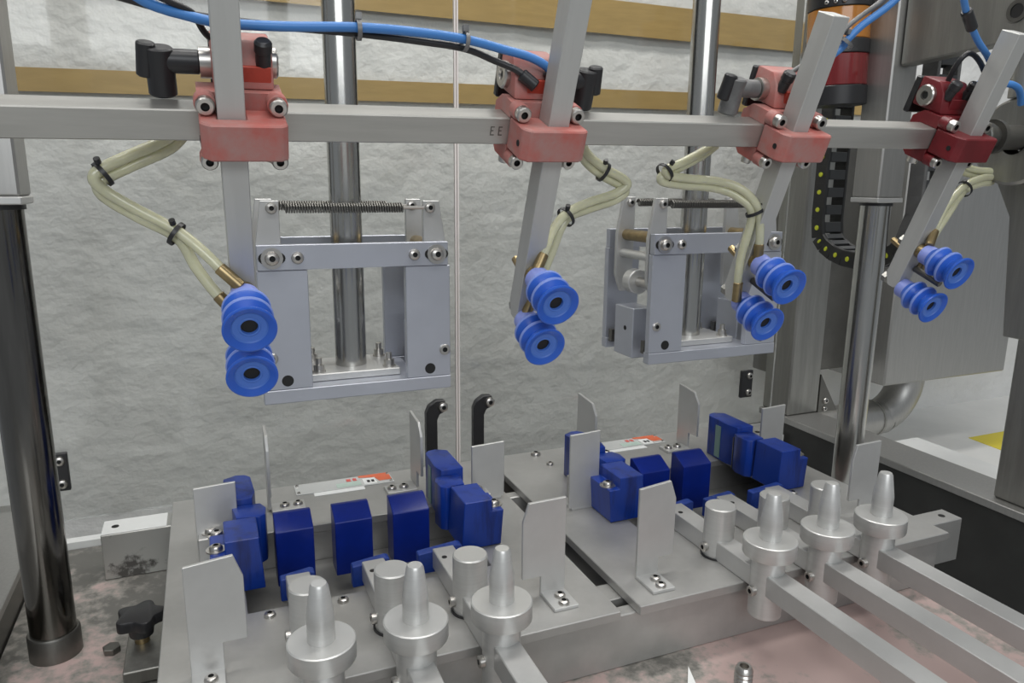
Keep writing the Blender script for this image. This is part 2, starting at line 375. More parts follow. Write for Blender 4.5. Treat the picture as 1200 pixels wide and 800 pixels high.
for y0, y1, lab in ((.92, .96, 'rear'), (.581, .61, 'front')):
    cb = thing('cross_bar', 'grey %s cross bar with drilled ends under the fixture plates' % lab, 'bar', (.362, (y0 + y1) / 2, -.068))
    h = (y1 - y0) / 2
    MB().box((-.501, -h, 0), (.501, h, .0575)).build('bar', 'alu_stain' if lab == 'rear' else 'alu_plate', cb, .001)
    if lab == 'rear': MB().box((-.5005, -h + .0006, .0576), (-.43, h - .0006, .0581)).build('worn_top_paint', 'ledge', cb)
    for sx in (-.487, .482): hole(cb, (sx, 0, .0582 if lab == 'rear' else .0575), (0, 0, 1), .0042)

def fixture_plate(x0, x1, wx0, wx1, label, dx):
    f = thing('fixture_plate', label, 'plate', ((x0 + x1) / 2, .755, -.010), 'fixture base plates')
    cx = (x0 + x1) / 2; a, b_ = x0 - cx, x1 - cx; c, d = wx0 - cx, wx1 - cx
    Y0, Y1, V0, V1 = .545 - .755, .967 - .755, .672 - .755, .836 - .755
    bm = MB(); B = bm.bm
    def ring(z): return [B.verts.new((px, py, z)) for px, py in ((a, Y0), (b_, Y0), (b_, Y1), (a, Y1))], [B.verts.new((px, py, z)) for px, py in ((c, V0), (d, V0), (d, V1), (c, V1))]
    o0, i0 = ring(0); o1, i1 = ring(.010)
    for k in range(4):
        j = (k + 1) % 4
        B.faces.new((o1[k], o1[j], i1[j], i1[k])); B.faces.new((o0[j], o0[k], i0[k], i0[j]))
        B.faces.new((o0[k], o0[j], o1[j], o1[k])); B.faces.new((i0[j], i0[k], i1[k], i1[j]))
    bm.build('plate', 'alu_plate', f, .0008)
    for px, py in ((.031, .66), (.099, .66), (.172, .655), (.172 + .085, .70), (.0, .91), (.01, .84)):
        dome_screw(f, (px + dx - cx, py - .755, .010), (0, 0, 1), .0055)
    return f
fp1 = fixture_plate(-.062, .3425, .012, .258, 'left fixture base plate with three pusher arms', 0)
fp2 = fixture_plate(.364, .79, .452, .698, 'right fixture base plate beside the steel rail', .44)
dome_screw(fp2, (.436 - .577, .952 - .755, .010), (0, 0, 1), .0075)
dome_screw(fp2, (.742 - .577, .93 - .755, .010), (0, 0, 1), .006)

# sticker plates on the rear of the fixture plates
def sticker(x, y, label):
    s = thing('label_plate', label, 'label', (x, y, 0), 'label plates')
    MB().box((-.068, -.012, 0), (.068, .012, .0016)).build('clear_plate', 'label_clear', s, .0004)
    MB().prism([(.022, .012), (.066, .012), (.066, -.006), (.048, -.006), (.044, .004), (.022, .008)], 'z', .0017, .0022).build('orange_print', 'orange_print', s)
    MB().box((.026, -.011, .0017), (.044, .004, .0021)).build('white_print', 'white', s)
    for k in range(2): MB().box((.031 + k * .006, -.007, .0022), (.035 + k * .006, -.002, .0026)).build('black_mark', 'dark', s)
    for k, (a, w) in enumerate(((.004, .006), (.013, .005))): MB().box((a, .002, .0017), (a + w, .008, .0021)).build('red_print', 'red_print', s)
    MB().box((-.012, -.010, .0017), (.022, .000, .0020)).build('green_print', 'green_print', s)
    MB().box((-.045, -.020, .0002), (.024, -.0125, .0009)).build('white_strip', 'white', s)
    s.scale = (.95, 1.35, 1)
    for a in (-.064, .064):
        for c in (-.009, .009): dome_screw(s, (a, c, .0016), (0, 0, 1), .0022)
sticker(.150, .945, 'clear label plate with orange corner on the left fixture')
sticker(.588, .945, 'clear label plate with orange corner on the right fixture')

# ================================================================== BRACKETS
def bracket(label, x0, x1, Y, zt, neck, zn, cham, foot=.034):
    """upright plate facing the camera; neck = 'l' or 'r': which half runs down to the foot"""
    cx = (x0 + x1) / 2; w = (x1 - x0) / 2
    o = thing('angle_bracket', label, 'bracket', (cx, Y, 0), 'upright angle brackets')
    nw = min(.026, 2 * w)
    if neck == 'l':
        pr = [(-w, .003), (-w + nw, .003), (-w + nw, zn), (w, zn), (w, zt - .018), (w - cham, zt + .002), (-w, zt - .002)]; f0, f1 = -w, -w + nw
    elif neck == 'r':
        pr = [(w, .003), (w, zt), (-w + cham, zt - .001), (-w, zt - .020), (-w, zn), (w - nw, zn), (w - nw, .003)]; f0, f1 = w - nw, w
    else:
        pr = [(-w, .003), (w, .003), (w, zt), (-w, zt - .002)]; f0, f1 = -w + .004, w - .004
    pl = MB().prism(pr, 'y', -.002, .0015).build('upright', 'alu', o, .0005)
    back = foot < 0
    ya, yb = (-.002, -foot) if back else (-foot, .0015)
    MB().box((f0, ya, 0), (f1, yb, .0035)).build('foot', 'alu', o, .0005)
    for k in (.42, .80):
        dome_screw(o, ((f0 + f1) / 2 + (.002 if k < .6 else 0), (foot * -k), .0035), (0, 0, 1), .0056)
    return o
bracket('angle bracket at the bottom left corner, nearest the camera', -.036, .009, .592, .101, 'l', .027, .007)
bracket('angle bracket behind the nearest left one, beside the left jaw', -.031, .011, .797, .084, 'f', 0, .006, -.03)
bracket('angle bracket with two foot screws, right of the left pushers', .262, .308, .600, .101, 'r', .021, .006)
bracket('angle bracket standing behind the left fixture right jaw', .291, .335, .83, .077, 'f', 0, .006, -.03)
bracket('angle bracket with two foot screws, front of the right fixture', .387, .431, .592, .101, 'l', .020, .007)
bracket('angle bracket beside the notched blue jaw of the right fixture', .395, .436, .762, .101, 'f', 0, .004, -.03)
bracket('angle bracket behind the last flanged post at far right', .708, .752, .622, .094, 'r', .021, .005)
bracket('angle bracket behind the far right blue jaw by the post', .737, .779, .815, .082, 'f', 0, .005, -.03)
def side_bracket(label, x, y0, y1, zt, sgn):
    o = thing('angle_bracket', label, 'bracket', (x, (y0 + y1) / 2, 0), 'upright angle brackets'); h = (y1 - y0) / 2
    MB().prism([(-h, .026), (-h, zt - .02), (-h + .012, zt - .004), (h, zt), (h, .003), (-.004, .003), (-.004, .026)], 'x', -.0018, .0018).build('upright', 'alu', o, .0004)
    a, b_ = (.0019, .042) if sgn > 0 else (-.042, -.0019)
    MB().box((a, -.012, 0), (b_, .013, .004)).build('foot', 'alu', o, .0005)
    for k in (.018, .034): dome_screw(o, (sgn * k, 0, .004), (0, 0, 1), .0062)
side_bracket('thin bracket seen edge-on behind the left blue blocks', .050, .875, .915, .105, 1)
side_bracket('bracket turned sideways behind the third left blue block', .238, .872, .925, .10, -1)
side_bracket('bracket turned sideways behind the right fixture left jaw', .500, .885, .94, .094, 1)
side_bracket('bracket turned sideways behind the right fixture tall block', .668, .872, .922, .097, -1)

# ================================================================== BLUE BLOCKS AND JAWS
nth = ('left', 'middle', 'right')
BLK = [(.046, .085, 'left of three in the left fixture'), (.1075, .148, 'middle of three in the left fixture'), (.171, .213, 'right of three in the left fixture'),
       (.4935, .537, 'left of two in the right fixture'), (.558, .602, 'right of two in the right fixture')]
for x0, x1, wh in BLK:
    cx = (x0 + x1) / 2; w = (x1 - x0) / 2
    o = thing('blue_block', 'dark blue plastic block with sloped top, ' + wh, 'block', (cx, .765, -.024), 'blue locating blocks')
    MB().prism([(-.013, 0), (.016, 0), (.016, .073), (.010, .0735), (-.013, .062)], 'x', -w, w).build('body', 'blue_block', o, .0007)
    MB().box((-.008, .0162, .004), (.008, .078, .013)).build('mounting_stem', 'dark_steel', o, .001)
def jaw(cx, s, label):
    o = thing('clamp_jaw', label, 'jaw', (cx, .79, 0), 'blue side jaws')
    def PX(pts): return [(s * a, y - .79) for a, y in pts]
    MB().prism([(s * a, z) for a, z in ((.1035, .0005), (.150, .0005), (.153, .042), (.139, .042), (.139, .056), (.107, .056))], 'y', .712 - .79, .762 - .79).build('front_lobe', 'blue_jaw', o, .0009)
    MB().prism(PX([(.100, .800), (.095, .787), (.097, .770), (.103, .7645), (.116, .769), (.126, .7695), (.130, .800)]), 'z', .0005, .054).build('middle_lobe', 'blue_jaw', o, .0012, 2)
    MB().prism(PX([(.106, .866), (.104, .820), (.108, .803), (.136, .803), (.136, .868), (.122, .876), (.112, .874)]), 'z', .0005, .060).build('back_lobe', 'blue_jaw', o, .0012, 2)
    MB().prism(PX([(.0990, .801), (.0990, .7995), (.1055, .7995), (.1055, .8025)]), 'z', .0006, .048).build('dark_strip', 'dark_steel', o)  # dark strip in the gap between middle and back lobes
    MB().prism(PX([(.1042, .846), (.1046, .835), (.1034, .835), (.1034, .846)]), 'z', .004, .052).build('glue_streak', 'grime', o)
    MB().box((min(s * .137, s * .165), -.008, .0002), (max(s * .137, s * .165), .012, .030)).build('carrier', 'alu_plate', o, .001)
    for px, py, pz in ((.147, .728, .042), (.146, .786, .030), (.152, .797, .030)):
        dome_screw(o, (s * px, py - .79, pz), (0, 0, 1), .0065, True)
jaw(.135, -1, 'scuffed blue jaw at the left end of the left fixture')
jaw(.135, 1, 'scuffed blue jaw at the right end of the left fixture')
jaw(.577, -1, 'scuffed blue jaw at the left end of the right fixture')
jaw(.577, 1, 'scuffed blue jaw at the right end of the right fixture')

# ================================================================== PUSHERS
def pusher(x, Yc, Yp, pad, label, ref=None):
    o = thing('pusher_arm', label, 'pusher', (x, Yc, 0), 'pusher arms with flanged posts')
    MB().box((-.0115, .24 - Yc, .0002), (.0115, .690 - Yc, .022)).build('bar', 'alu', o, .0008)
    pd = MB().prism([(pad[0], -.006), (pad[1], -.006), (pad[1], .020), (pad[1] - .004, .0215), (pad[0], .0175)], 'y', .690 - Yc, .7005 - Yc).build('pad', 'pad', o, .001)
    MB().cyl((0, 0, .0002), (0, 0, .058), .0165, 40, .0012).build('rear_cylinder', 'alu_turned', o)
    MB().lathe([(.0166, 0), (.0185, 0), (.0185, .0018), (.0166, .0018)], seg=32).build('seal_ring', 'black', o)
    y = Yp - Yc
    MB().lathe([(0, -.027), (.0155, -.027), (.0165, -.026), (.0165, .0385)], (0, y, 0), seg=36).build('post', 'alu_turned', o)
    MB().lathe([(.0100, .056), (.0252, .056), (.0262, .0552), (.0262, .0405), (.0254, .0392), (.0155, .0392)], (0, y, 0), seg=48).build('flange', 'alu_turned', o)
    MB().lathe([(.0106, .0558), (.0106, .0765), (.0104, .0785), (.0070, .1012), (.0058, .1034), (0, .1036)], (0, y, 0), seg=32).build('spindle', 'alu_turned', o)
    cap_screw(o, (-.0160, 0, .012), (-1, 0, 0), .0052, .005); cap_screw(o, (-.0160, y, .002), (-1, 0, 0), .0052, .005)
    hole(o, (-.005, .668 - Yc, .022), (0, 0, 1), .0028)
    return o
for k, (x, pad) in enumerate(((.0605, (-.0165, .0165)), (.135, (-.021, .0175)), (.2095, (-.0265, .0215)))):
    pusher(x, .602, .521, pad, 'aluminium pusher with flanged post, %s of three on the left fixture' % nth[k])
for k, (x, pad) in enumerate(((.500, (-.002, .030)), (.575, (-.024, .018)), (.650, (-.030, .020)))):
    pusher(x, .604, .526, pad, 'aluminium pusher with flanged post, %s of three on the right fixture' % nth[k])

# ================================================================== PRESS HEADS
def helix(b, p0, p1, R, r, turns):
    p0 = Vector(p0); d = Vector(p1) - p0; n = turns * 9
    b.tube([p0 + d * (i / n) + Vector((0, math.cos(2 * PI * i / 9), math.sin(2 * PI * i / 9))) * R for i in range(n + 1)], r, 5, 0)
def press_head(x, zo, label):
    o = thing('press_head', label, 'press head', (x, .790, .184 + zo), 'press heads on vertical poles')
    W = .0955
    MB().cyl((0, 0, .016), (0, 0, .62), .0165, 36).build('pole', 'chrome', o)
    MB().box((-.0655, -.0456, .003), (.0655, .0446, .013)).build('bottom_plate', 'alu_head', o, .0008)
    MB().box((-W, -.058, 0), (W, -.0458, .0135)).build('front_foot_bar', 'alu_head', o, .0006)
    MB().box((-W, .0448, 0), (W, .0565, .0135)).build('rear_foot_bar', 'alu_head', o, .0006)
    bp = MB().box((-.048, -.036, .0132), (.046, .036, .021)).build('pole_base', 'alu', o, .0008)
    for sx in (-.038, .036):
        for sy in (-.026, .026):
            def st(b): b.lathe([(0, 0), (.0068, 0), (.0068, .002), (.0055, .002), (.0055, .008), (.0032, .008), (.0032, .015), (0, .0155)], seg=6 * 2)
            shared(('stud',), 'stud_nut', 'bolt', st, bp, (sx, sy, .021))
    for ly, nm in ((-.057, 'front'), (.047, 'rear')):
        y0, y1 = ly, ly + .009
        for sx in (-1, 1):
            a, c = sorted((sx * .0485, sx * W))
            MB().box((a, y0, .0137), (c, y1, .1315)).build(nm + '_leg', 'alu_head', o, .0006)
        bar = MB().box((-W + .001, y0 - (.001 if nm == 'front' else 0), .1318), (W - .002, y1, .156)).build(nm + '_top_bar', 'alu_head', o, .0006)
        if nm == 'front':
            yy = y0 - .001
            for sx in (-1, 1):
                def slot(b): b.prism([(math.cos(t) * .0085 + (.004 if math.cos(t) > 0 else -.004), math.sin(t) * .0062) for t in [i * PI / 8 for i in range(16)]], 'y', -.0006, 0)
                s_ = shared(('slot',), 'slot', 'dark', slot, bar, (sx * .081, yy, .1435))
                dome_screw(bar, (sx * .081, yy - .0006, .1435), (0, -1, 0), .0068, True)
                dome_screw(bar, (sx * .0575, yy, .1435), (0, -1, 0), .006)
            cap_screw(o, (.089, y0 + .002, .042), (0, -1, 0), .0058, .004); 
            hole(o, (.073, y0 + .0002, .0225), (0, -1, 0), .0058); hole(o, (-.0725, y0 + .0002, .0225), (0, -1, 0), .0058)
            cap_screw(o, (-.086, y0 + .002, .046), (0, -1, 0), .0055, .004)
    # swing plates, springs and rollers
    for ly, nm in ((-.046, 'front'), (.026, 'rear')):
        for sx in (-1, 1):
            pr = [(sx * .071, .197), (sx * .088, .197), (sx * .0955, .150), (sx * .0955, .100), (sx * .088, .078), (sx * .073, .078), (sx * .071, .12)]
            q = MB().prism(pr, 'y', ly, ly + .006).build('swing_plate', 'alu', o, .0006)
            dome_screw(q, (sx * .078, ly, .190), (0, -1, 0), .0055)
        b = MB(); helix(b, (-.066, ly + .001, .190), (.050, ly + .001, .190), .0042, .0011, 46); b.build('spring', 'dark_steel', o)
        MB().cyl((.050, ly + .001, .190), (.072, ly + .001, .190), .0018, 8).build('spring_hook', 'bolt', o)
    for sx in (-1, 1):
        MB().cyl((sx * .082, -.0398, .150), (sx * .082, .0258, .150), .007, 16).build('pivot_pin', 'brass', o)
        MB().cyl((sx * .086, -.0398, .127), (sx * .086, .0258, .127), .0055, 16).build('spacer_pin', 'alu_turned', o)
        rl = MB().cyl((sx * .083, -.010, .094), (sx * .083, .006, .094), .0155, 28, .001).build('roller', 'alu_turned', o)
        MB().cyl((sx * .083, -.0398, .094), (sx * .083, -.0102, .094), .006, 14).build('roller_shaft', 'bolt', rl)
        a, c = sorted((sx * .066, sx * .0945))
        blk = MB().box((a, -.018, -.001), (c, .026, .062)).build('side_block', 'alu_head', o, .001)
        hole(blk, (sx * .0945, .0, .035), (sx, 0, 0), .003)
        for yy in (-.040, .038):
            MB().box((min(sx * .070, sx * .0935), yy - .004, .010), (max(sx * .070, sx * .0935), yy + .004, .026)).build('stop', 'dark_steel', blk)
    return o
press_head(.1380, .0, 'press head frame with spring on the left vertical pole')
press_head(.5775, .003, 'press head frame with spring on the right vertical pole')

# ================================================================== SUCTION GRIPPER
th = math.radians(22.5); phi = math.atan(.0175)
XP = Vector((math.cos(phi), 0, math.sin(phi))); AD = Vector((0, math.sin(th), -math.cos(th))); AD = (AD - XP * AD.dot(XP)).normalized()
UP = -AD; BK = UP.cross(XP).normalized()
BC = Vector((.26, .509, .440))
def GM(x):
    p = BC + XP * (x - .26)
    return Matrix(((XP.x, BK.x, UP.x, p.x), (XP.y, BK.y, UP.y, p.y), (XP.z, BK.z, UP.z, p.z), (0, 0, 0, 1)))
bt = thing('gripper_beam', 'square brushed metal beam carrying the four red clamps', 'beam', mw=GM(.26))
MB().box((-.46, -.01, -.0095), (.425, .01, .0095)).build('bar', 'beam', bt, .0008)
MB().lathe([(0, .425), (.012, .425), (.0135, .427), (.0135, .448), (.0115, .450), (.0115, .454), (.0165, .454), (.0165, .459), (.012, .460), (.012, .50), (0, .50)], axis=(1, 0, 0), seg=32).build('pivot_shaft', 'dark_steel', bt)
MB().lathe([(.0136, .436), (.0142, .4365), (.0142, .4385), (.0136, .439)], axis=(1, 0, 0), seg=32).build('retaining_ring', 'chrome', bt)
for k in range(2):
    x0 = -.0705 + k * .0060
    MB().prism([(x0, -.003), (x0 + .003, -.003), (x0 + .003, -.0022), (x0 + .0008, -.0022), (x0 + .0008, .0), (x0 + .0024, .0), (x0 + .0024, .0008), (x0 + .0008, .0008), (x0 + .0008, .0026), (x0 + .003, .0026), (x0 + .003, .0034), (x0, .0034)], 'y', -.0101, -.01).build('scribe_mark', 'dark_steel', bt)

def loc(x, p):      # world -> frame of the arm at x
    return GM(x).inverted() @ Vector(p)
def suction_arm(x, off, red, flip, label, tube_pts, tie_at, elbow='black'):
    o = thing('suction_arm', label, 'suction arm', mw=GM(x), group='tilted suction arms')
    xa, xb = off - .0078, off + .0078
    MB().prism([(-.028, .097), (-.028, -.1475), (-.0245, -.1505), (-.0165, -.1505), (-.010, -.140), (-.010, .097)], 'x', xa, xb).build('arm_bar', 'arm', o, .0005)
    # clamp
    c = MB().prism([(-.0098, -.001), (-.0098, -.0097), (.0102, -.0097), (.0102, -.001), (.020, -.001), (.020, -.014), (.010, -.0215), (-.0095, -.0215), (-.0185 + .0088, -.014)], 'x', -.0245, .0245).build('clamp_lower', red, o, .001)
    t = MB().prism([(-.0098, -.0008), (-.0098, .0097), (.0102, .0097), (.0102, -.0008), (.020, -.0008), (.020, .013), (.010, .0205), (-.0095, .0205)], 'x', -.0245, .0245).build('clamp_upper', red, o, .001)
    cp = MB().prism([(-.0245, -.0102), (-.0245, -.034), (-.0195, -.0395), (.0205, -.0395), (.0245, -.036), (.0245, -.0102), (xb + .0002, -.0102), (xb + .0002, -.0283), (xa - .0002, -.0283), (xa - .0002, -.0102)], 'z', -.0115, .0105).build('front_cap', red, o, .001)
    hole(cp, (-.0246, -.030, -.001), (-1, 0, 0), .0022)
    for sx in (-.0205, .0205):
        bs = MB().cyl((sx, -.0100, .0163), (sx, -.0195, .0163), .0062, 18, .0006).build('boss', red, o)
        cap_screw(bs, (sx, -.0195, .0163), (0, -1, 0), .0054, .006)
        bs = MB().cyl((sx, -.0100, -.0178), (sx, -.0195, -.0178), .0055, 18, .0006).build('boss', red, o)
        cap_screw(bs, (sx, -.0195, -.0178), (0, -1, 0), .0050, .005)
    for sx in (-.0185, .0185): cap_screw(c, (sx, .004, -.0215), (0, 0, -1), .0046, .006)
    # ejector body behind the arm
    s = flip; q = .003 * s
    ej = MB().prism([(-.004, .0207), (.002, .038), (.010, .0465), (.030, .0465), (.030, .0207)], 'x', q - .0175, q + .0175).build('ejector_body', red, o, .0018, 2)
    MB().box((q - .018, .0301, .012), (q + .018, .0365, .045)).build('back_cover', 'black', ej, .001)
    MB().box((q - .008, -.0026, .0245), (q + .016, .003, .034)).build('front_face', 'red_face' if red == 'red' else red, ej, .0005)
    pl = MB().lathe([(0, 0), (.0095, 0), (.0095, .003), (.0085, .0042), (.004, .0042), (.0035, .002), (0, .002)], (q + s * .0175, .017, .032), (s, 0, 0), 24).build('end_plug', 'bolt', ej)
    MB().lathe([(0, 0), (.0033, 0), (.0033, .0003), (0, .0003)], (q + s * .0196, .017, .032), (s, 0, 0), 10).build('socket', 'dark', pl)
    MB().cyl((q - s * .0176, .016, .0305), (q - s * .0240, .016, .0305), .0092, 12).build('nut', 'bolt', ej)
    MB().cyl((q - s * .0241, .016, .0305), (q - s * .0480, .016, .0305), .0072, 20, .0006).build('elbow_fitting', elbow, ej)
    MB().cyl((q - s * .0460, .016, .0385), (q - s * .0460, .016, .010), .0082, 20, .001).build('elbow_drop', elbow, ej)
    MB().cyl((q - s * .0525, .016, .041), (q - s * .0545, .016, .021), .0055, 12, .001).build('release_collar', 'black', ej)
    for k, fx in enumerate(() if tube_pts[0][0][0] == .2333 else (-.011, .012)):
        MB().lathe([(0, 0), (.0046, 0), (.0046, .009), (.0053, .0095), (.0053, .015), (.0040, .0165), (0, .0165)], (q + fx, .002, .034), (0, -.30, 1), 16).build('push_fitting', 'black', ej)
    # cups
    for a, dn in ((.106, 0), (.148, -.007)):
        C0 = (off, -dn, -a); D = (0, -1, 0)
        cu = MB().lathe([(.0094, .0435), (.0134, .0490), (.0152, .0515), (.0146, .0535), (.0108, .0570), (.0108, .0580), (.0146, .0606), (.0158, .0630), (.0150, .0648), (.0112, .0672), (.0112, .0682), (.0150, .0730), (.0166, .0755), (.0166, .0768),
                         (.0155, .0772), (.0112, .0750)], C0, D, 40).build('suction_cup', 'cup', o)
        MB().lathe([(.0113, .0751), (.0105, .0742), (.0068, .0736)], C0, D, 32).build('inner_face', 'cup_inner', cu)
        MB().lathe([(.0069, .0737), (.0062, .0741), (.0054, .0738), (.0052, .070)], C0, D, 32).build('bore_lip', 'cup_inner', cu)
        MB().lathe([(.0053, .0715), (0, .0713)], C0, D, 24).build('bore', 'dark', cu)
        MB().lathe([(.0143, .0500), (.01535, .0510), (.01535, .0522), (.0144, .0534)], C0, D, 40).build('rim', 'cup_rim', cu)
        MB().lathe([(.0150, .0616), (.01595, .0625), (.01595, .0637), (.0150, .0646)], C0, D, 40).build('rim', 'cup_rim', cu)
        MB().lathe([(0, .0345), (.0090, .0345), (.0098, .0355), (.0098, .0440)], C0, D, 32).build('neck', 'neck', cu)
        bf = MB().cyl((off, -.0282, -a), (off, -.0342 - dn, -a), .0048, 12).build('brass_fitting', 'brass', o)
        MB().lathe([(.0050, -.003), (.0074, -.003), (.0074, .003), (.0050, .003), (.0050, -.003)], (off, -.0316, -a), D, 18).build('banjo_ring', 'brass', bf)
        MB().cyl((off, -.0098, -a), (off, -.0045, -a), .0058, 6).build('lock_nut', 'steel', o)
    MB().cyl((off + .006, -.0282, -.127), (off + .006, -.060, -.127), .0032, 14, .0005).build('stop_pin', 'dark_steel', o)
    MB().cyl((off - .002, -.0098, -.112), (off - .002, .004, -.110), .0034, 10, .0005).build('barb', 'brass', o)
    # hoses
    for pts in tube_pts:
        MB().tube([loc(x, p) for p in pts], .0037, 12, 6).build('vacuum_hose', 'pvc', o)
    for pts, a in zip(tube_pts, (.106, .148)):
        h0, h1 = loc(x, pts[0]), loc(x, pts[1]); d_ = (h1 - h0).normalized()
        MB().cyl(h0 - d_ * .002, h0 + d_ * .016, .0043, 14, .0005).build('hose_barb', 'brass', o)
    for k_ in tie_at:
        A_, B_ = [loc(x, p) for p in tube_pts[0]], [loc(x, p) for p in tube_pts[1]]
        p = (A_[k_] + B_[k_]) / 2; d = (A_[k_ + 1] - A_[k_ - 1]).normalized()
        ti = MB().lathe([(.0076, -.0014), (.0083, -.0014), (.0083, .0014), (.0076, .0014), (.0076, -.0014)], p, d, 20).build('cable_tie', 'black', o)
        sd = (A_[k_] - B_[k_]).normalized(); MB().cyl(p + sd * .0084, p + sd * .0120, .0020, 8).build('tie_head', 'black', ti)
    return o
def twin(T, start, v=(.0012, .0045, -.0058), n=3):
    out = []
    for i, p in enumerate(T):
        w = min(1, i / n); q = Vector(p) + Vector(v)
        if i == 0: q = Vector(start)
        elif i < n: q = Vector(start).lerp(Vector(T[n]) + Vector(v), i / n) + Vector((-.001, 0, -.002))
        out.append(tuple(q))
    return out
T1 = [(.0182, .5137, .3326), (.0096, .5156, .3413), (-.0033, .5204, .3557), (-.0176, .5259, .3682), (-.039, .5312, .3811), (-.0549, .5321, .3917), (-.0608, .5289, .3994), (-.0566, .5296, .4056), (-.0412, .5339, .4138), (-.0183, .5349, .425), (-.0077, .535, .436)]
suction_arm(.026, -.0065, 'red', 1, 'suction arm with two blue cups, leftmost of the four', [T1, twin(T1, (.0150, .524, .312))], (3, 7))
T2 = [(.2333, .5153, .3324), (.2434, .5187, .351), (.2516, .5243, .3637), (.2643, .5266, .3767), (.2866, .5319, .3851), (.3115, .5347, .3918), (.3221, .533, .3988), (.316, .5327, .4048), (.3006, .5339, .412), (.2857, .5357, .423), (.2783, .5339, .4345)]
suction_arm(.2275, .0055, 'red', -1, 'suction arm with two blue cups, second from the left', [T2, twin(T2, (.2343, .535, .297))], (3, 8))
T3 = [(.4480, .5163, .3338), (.4460, .5141, .3577), (.4413, .5136, .3797), (.4288, .5182, .3947), (.41, .5257, .4023), (.3771, .5288, .4048), (.359, .5297, .4073), (.358, .5299, .4122), (.3742, .5319, .418), (.3991, .534, .4291), (.413, .5332, .4385)]
suction_arm(.4500, -.0012, 'red', 1, 'suction arm with two blue cups, third from the left', [T3, [(.4400, .531, .299), (.4370, .526, .335), (.4385, .5175, .3745)] + twin(T3, (0, 0, 0), (-.002, .004, -.0055))[3:]], (2, 7), 'grey_plastic')
T4 = [(.6553, .5135, .345), (.6689, .5194, .3645), (.687, .5251, .3824), (.7129, .5285, .4009), (.738, .5298, .4090), (.755, .5309, .4107), (.7529, .532, .4158), (.7354, .5366, .4173), (.7057, .5403, .4247)]
suction_arm(.6470, .0065, 'red_new', -1, 'suction arm with two blue cups, rightmost with darker red clamp', [T4, [(.6660, .5300, .3180), (.6760, .5270, .3500), (.6940, .5275, .3740)] + twin(T4, (0, 0, 0), (.004, .003, -.0055))[3:]], (3,))

# carriage that carries the beam end
lk = thing('carriage_link', 'thick grey link plate at the top right with round bolt hole', 'link plate', (.900, .70, .55))
MB().prism([(.075, .010), (.055, .011), (-.085, .018), (-.105, .030), (-.113, .050), (-.108, .072), (-.095, .088), (-.02, .12), (.075, .14)], 'x', -.012, .012).build('plate', 'steel', lk, .002)
MB().lathe([(.008, 0), (.0125, 0), (.0125, .0015), (.008, .0015)], (-.012, -.078, .050), (-1, 0, 0), 24).build('boss_ring', 'dark_steel', lk)
MB().lathe([(0, 0), (.008, 0), (.008, .0008), (0, .0008)], (-.012, -.078, .050), (-1, 0, 0), 20).build('bolt_hole', 'dark', lk)
br = thing('beam_bearing', 'grey bearing bracket at the right end of the beam', 'bearing', (.765, .512, .445))
MB().lathe([(.013, -.012), (.040, -.012), (.043, -.009), (.043, .009), (.040, .012), (.013, .012)], (0, 0, 0), (1, 0, 0), 40).build('bearing_ring', 'steel', br)
MB().prism([(.034, -.030), (.010, -.075), (-.002, -.20), (-.12, -.20), (-.12, .12), (-.035, .12), (-.030, .03)], 'x', .0125, .022).build('bracket_plate', 'steel', br, .001)
MB().cyl((.0, .006, .043), (.0, .006, .085), .013, 20).build('grease_neck', 'steel', br)

# ================================================================== CABLES
def cable(name, pts, r, m, label, ties=(), end=False):
    o = thing(name, label, 'cable' if 'cable' in name else 'hose', pts[0])
    b0 = Vector(pts[0]); P = [Vector(p) - b0 for p in pts]
    MB().tube(P, r, 12, 6).build('hose' if 'hose' in name else 'sheath', m, o)
    if end:
        d = (P[-1] - P[-2]).normalized()
        MB().cyl(P[-1] - d * .007, P[-1] + d * .006, r + .0022, 14, .0008).build('end_fitting', 'black', o)
    for i in ties:
        d = (P[i + 1] - P[i - 1]).normalized(); c = P[i] + Vector((0, .0, -.0015))
        t = MB().lathe([(.0058, -.0014), (.0064, -.0014), (.0064, .0014), (.0058, .0014), (.0058, -.0014)], c, d, 16).build('cable_tie', 'grey_plastic', o)
        MB().box((c.x - .0018, c.y - .003, c.z + .0060), (c.x + .0018, c.y + .001, c.z + .0100)).build('tie_head', 'grey_plastic', t)
    return o
BL = [(-.0407, .4791, .5068), (-.0214, .4838, .496), (-.0022, .4878, .4918), (.0181, .491, .4896), (.0517, .4909, .4905), (.0977, .49, .4936), (.1361, .4902, .4938), (.1683, .491, .4922), (.1964, .4929, .4882), (.2158, .4925, .4846), (.2290, .4925, .4790), (.2345, .4935, .4715)]
cable('air_hose', BL, .0030, 'blue_hose', 'long blue air hose running over the beam to the second clamp', (5, 7), True)
BK_ = [(-.0575, .4813, .5013), (-.0338, .4831, .4973), (-.0088, .4873, .493), (.0136, .4930, .4922), (.0522, .4966, .4915), (.0987, .4959, .4910), (.1371, .4948, .4893), (.1695, .4957, .4872), (.1918, .4982, .4815), (.207, .4945, .4757), (.2156, .4925, .4690)]
cable('sensor_cable', BK_, .0023, 'black', 'long black cable tied beneath the blue air hose', (), True)
cable('sensor_cable', [(-.030, .478, .505), (-.0105, .4831, .4977), (.0023, .4893, .4934), (.0077, .4988, .486), (.0136, .5055, .4803), (.016, .5085, .474)], .0020, 'black', 'short black cable dropping behind the first suction arm')
cable('air_hose', [(.5401, .4738, .5559), (.5275, .4791, .5429), (.5083, .4852, .528), (.4984, .49, .5163), (.4966, .4946, .5102), (.474, .505, .490), (.463, .510, .478)], .0030, 'blue_hose', 'blue air hose rising behind the third suction arm', (3,))
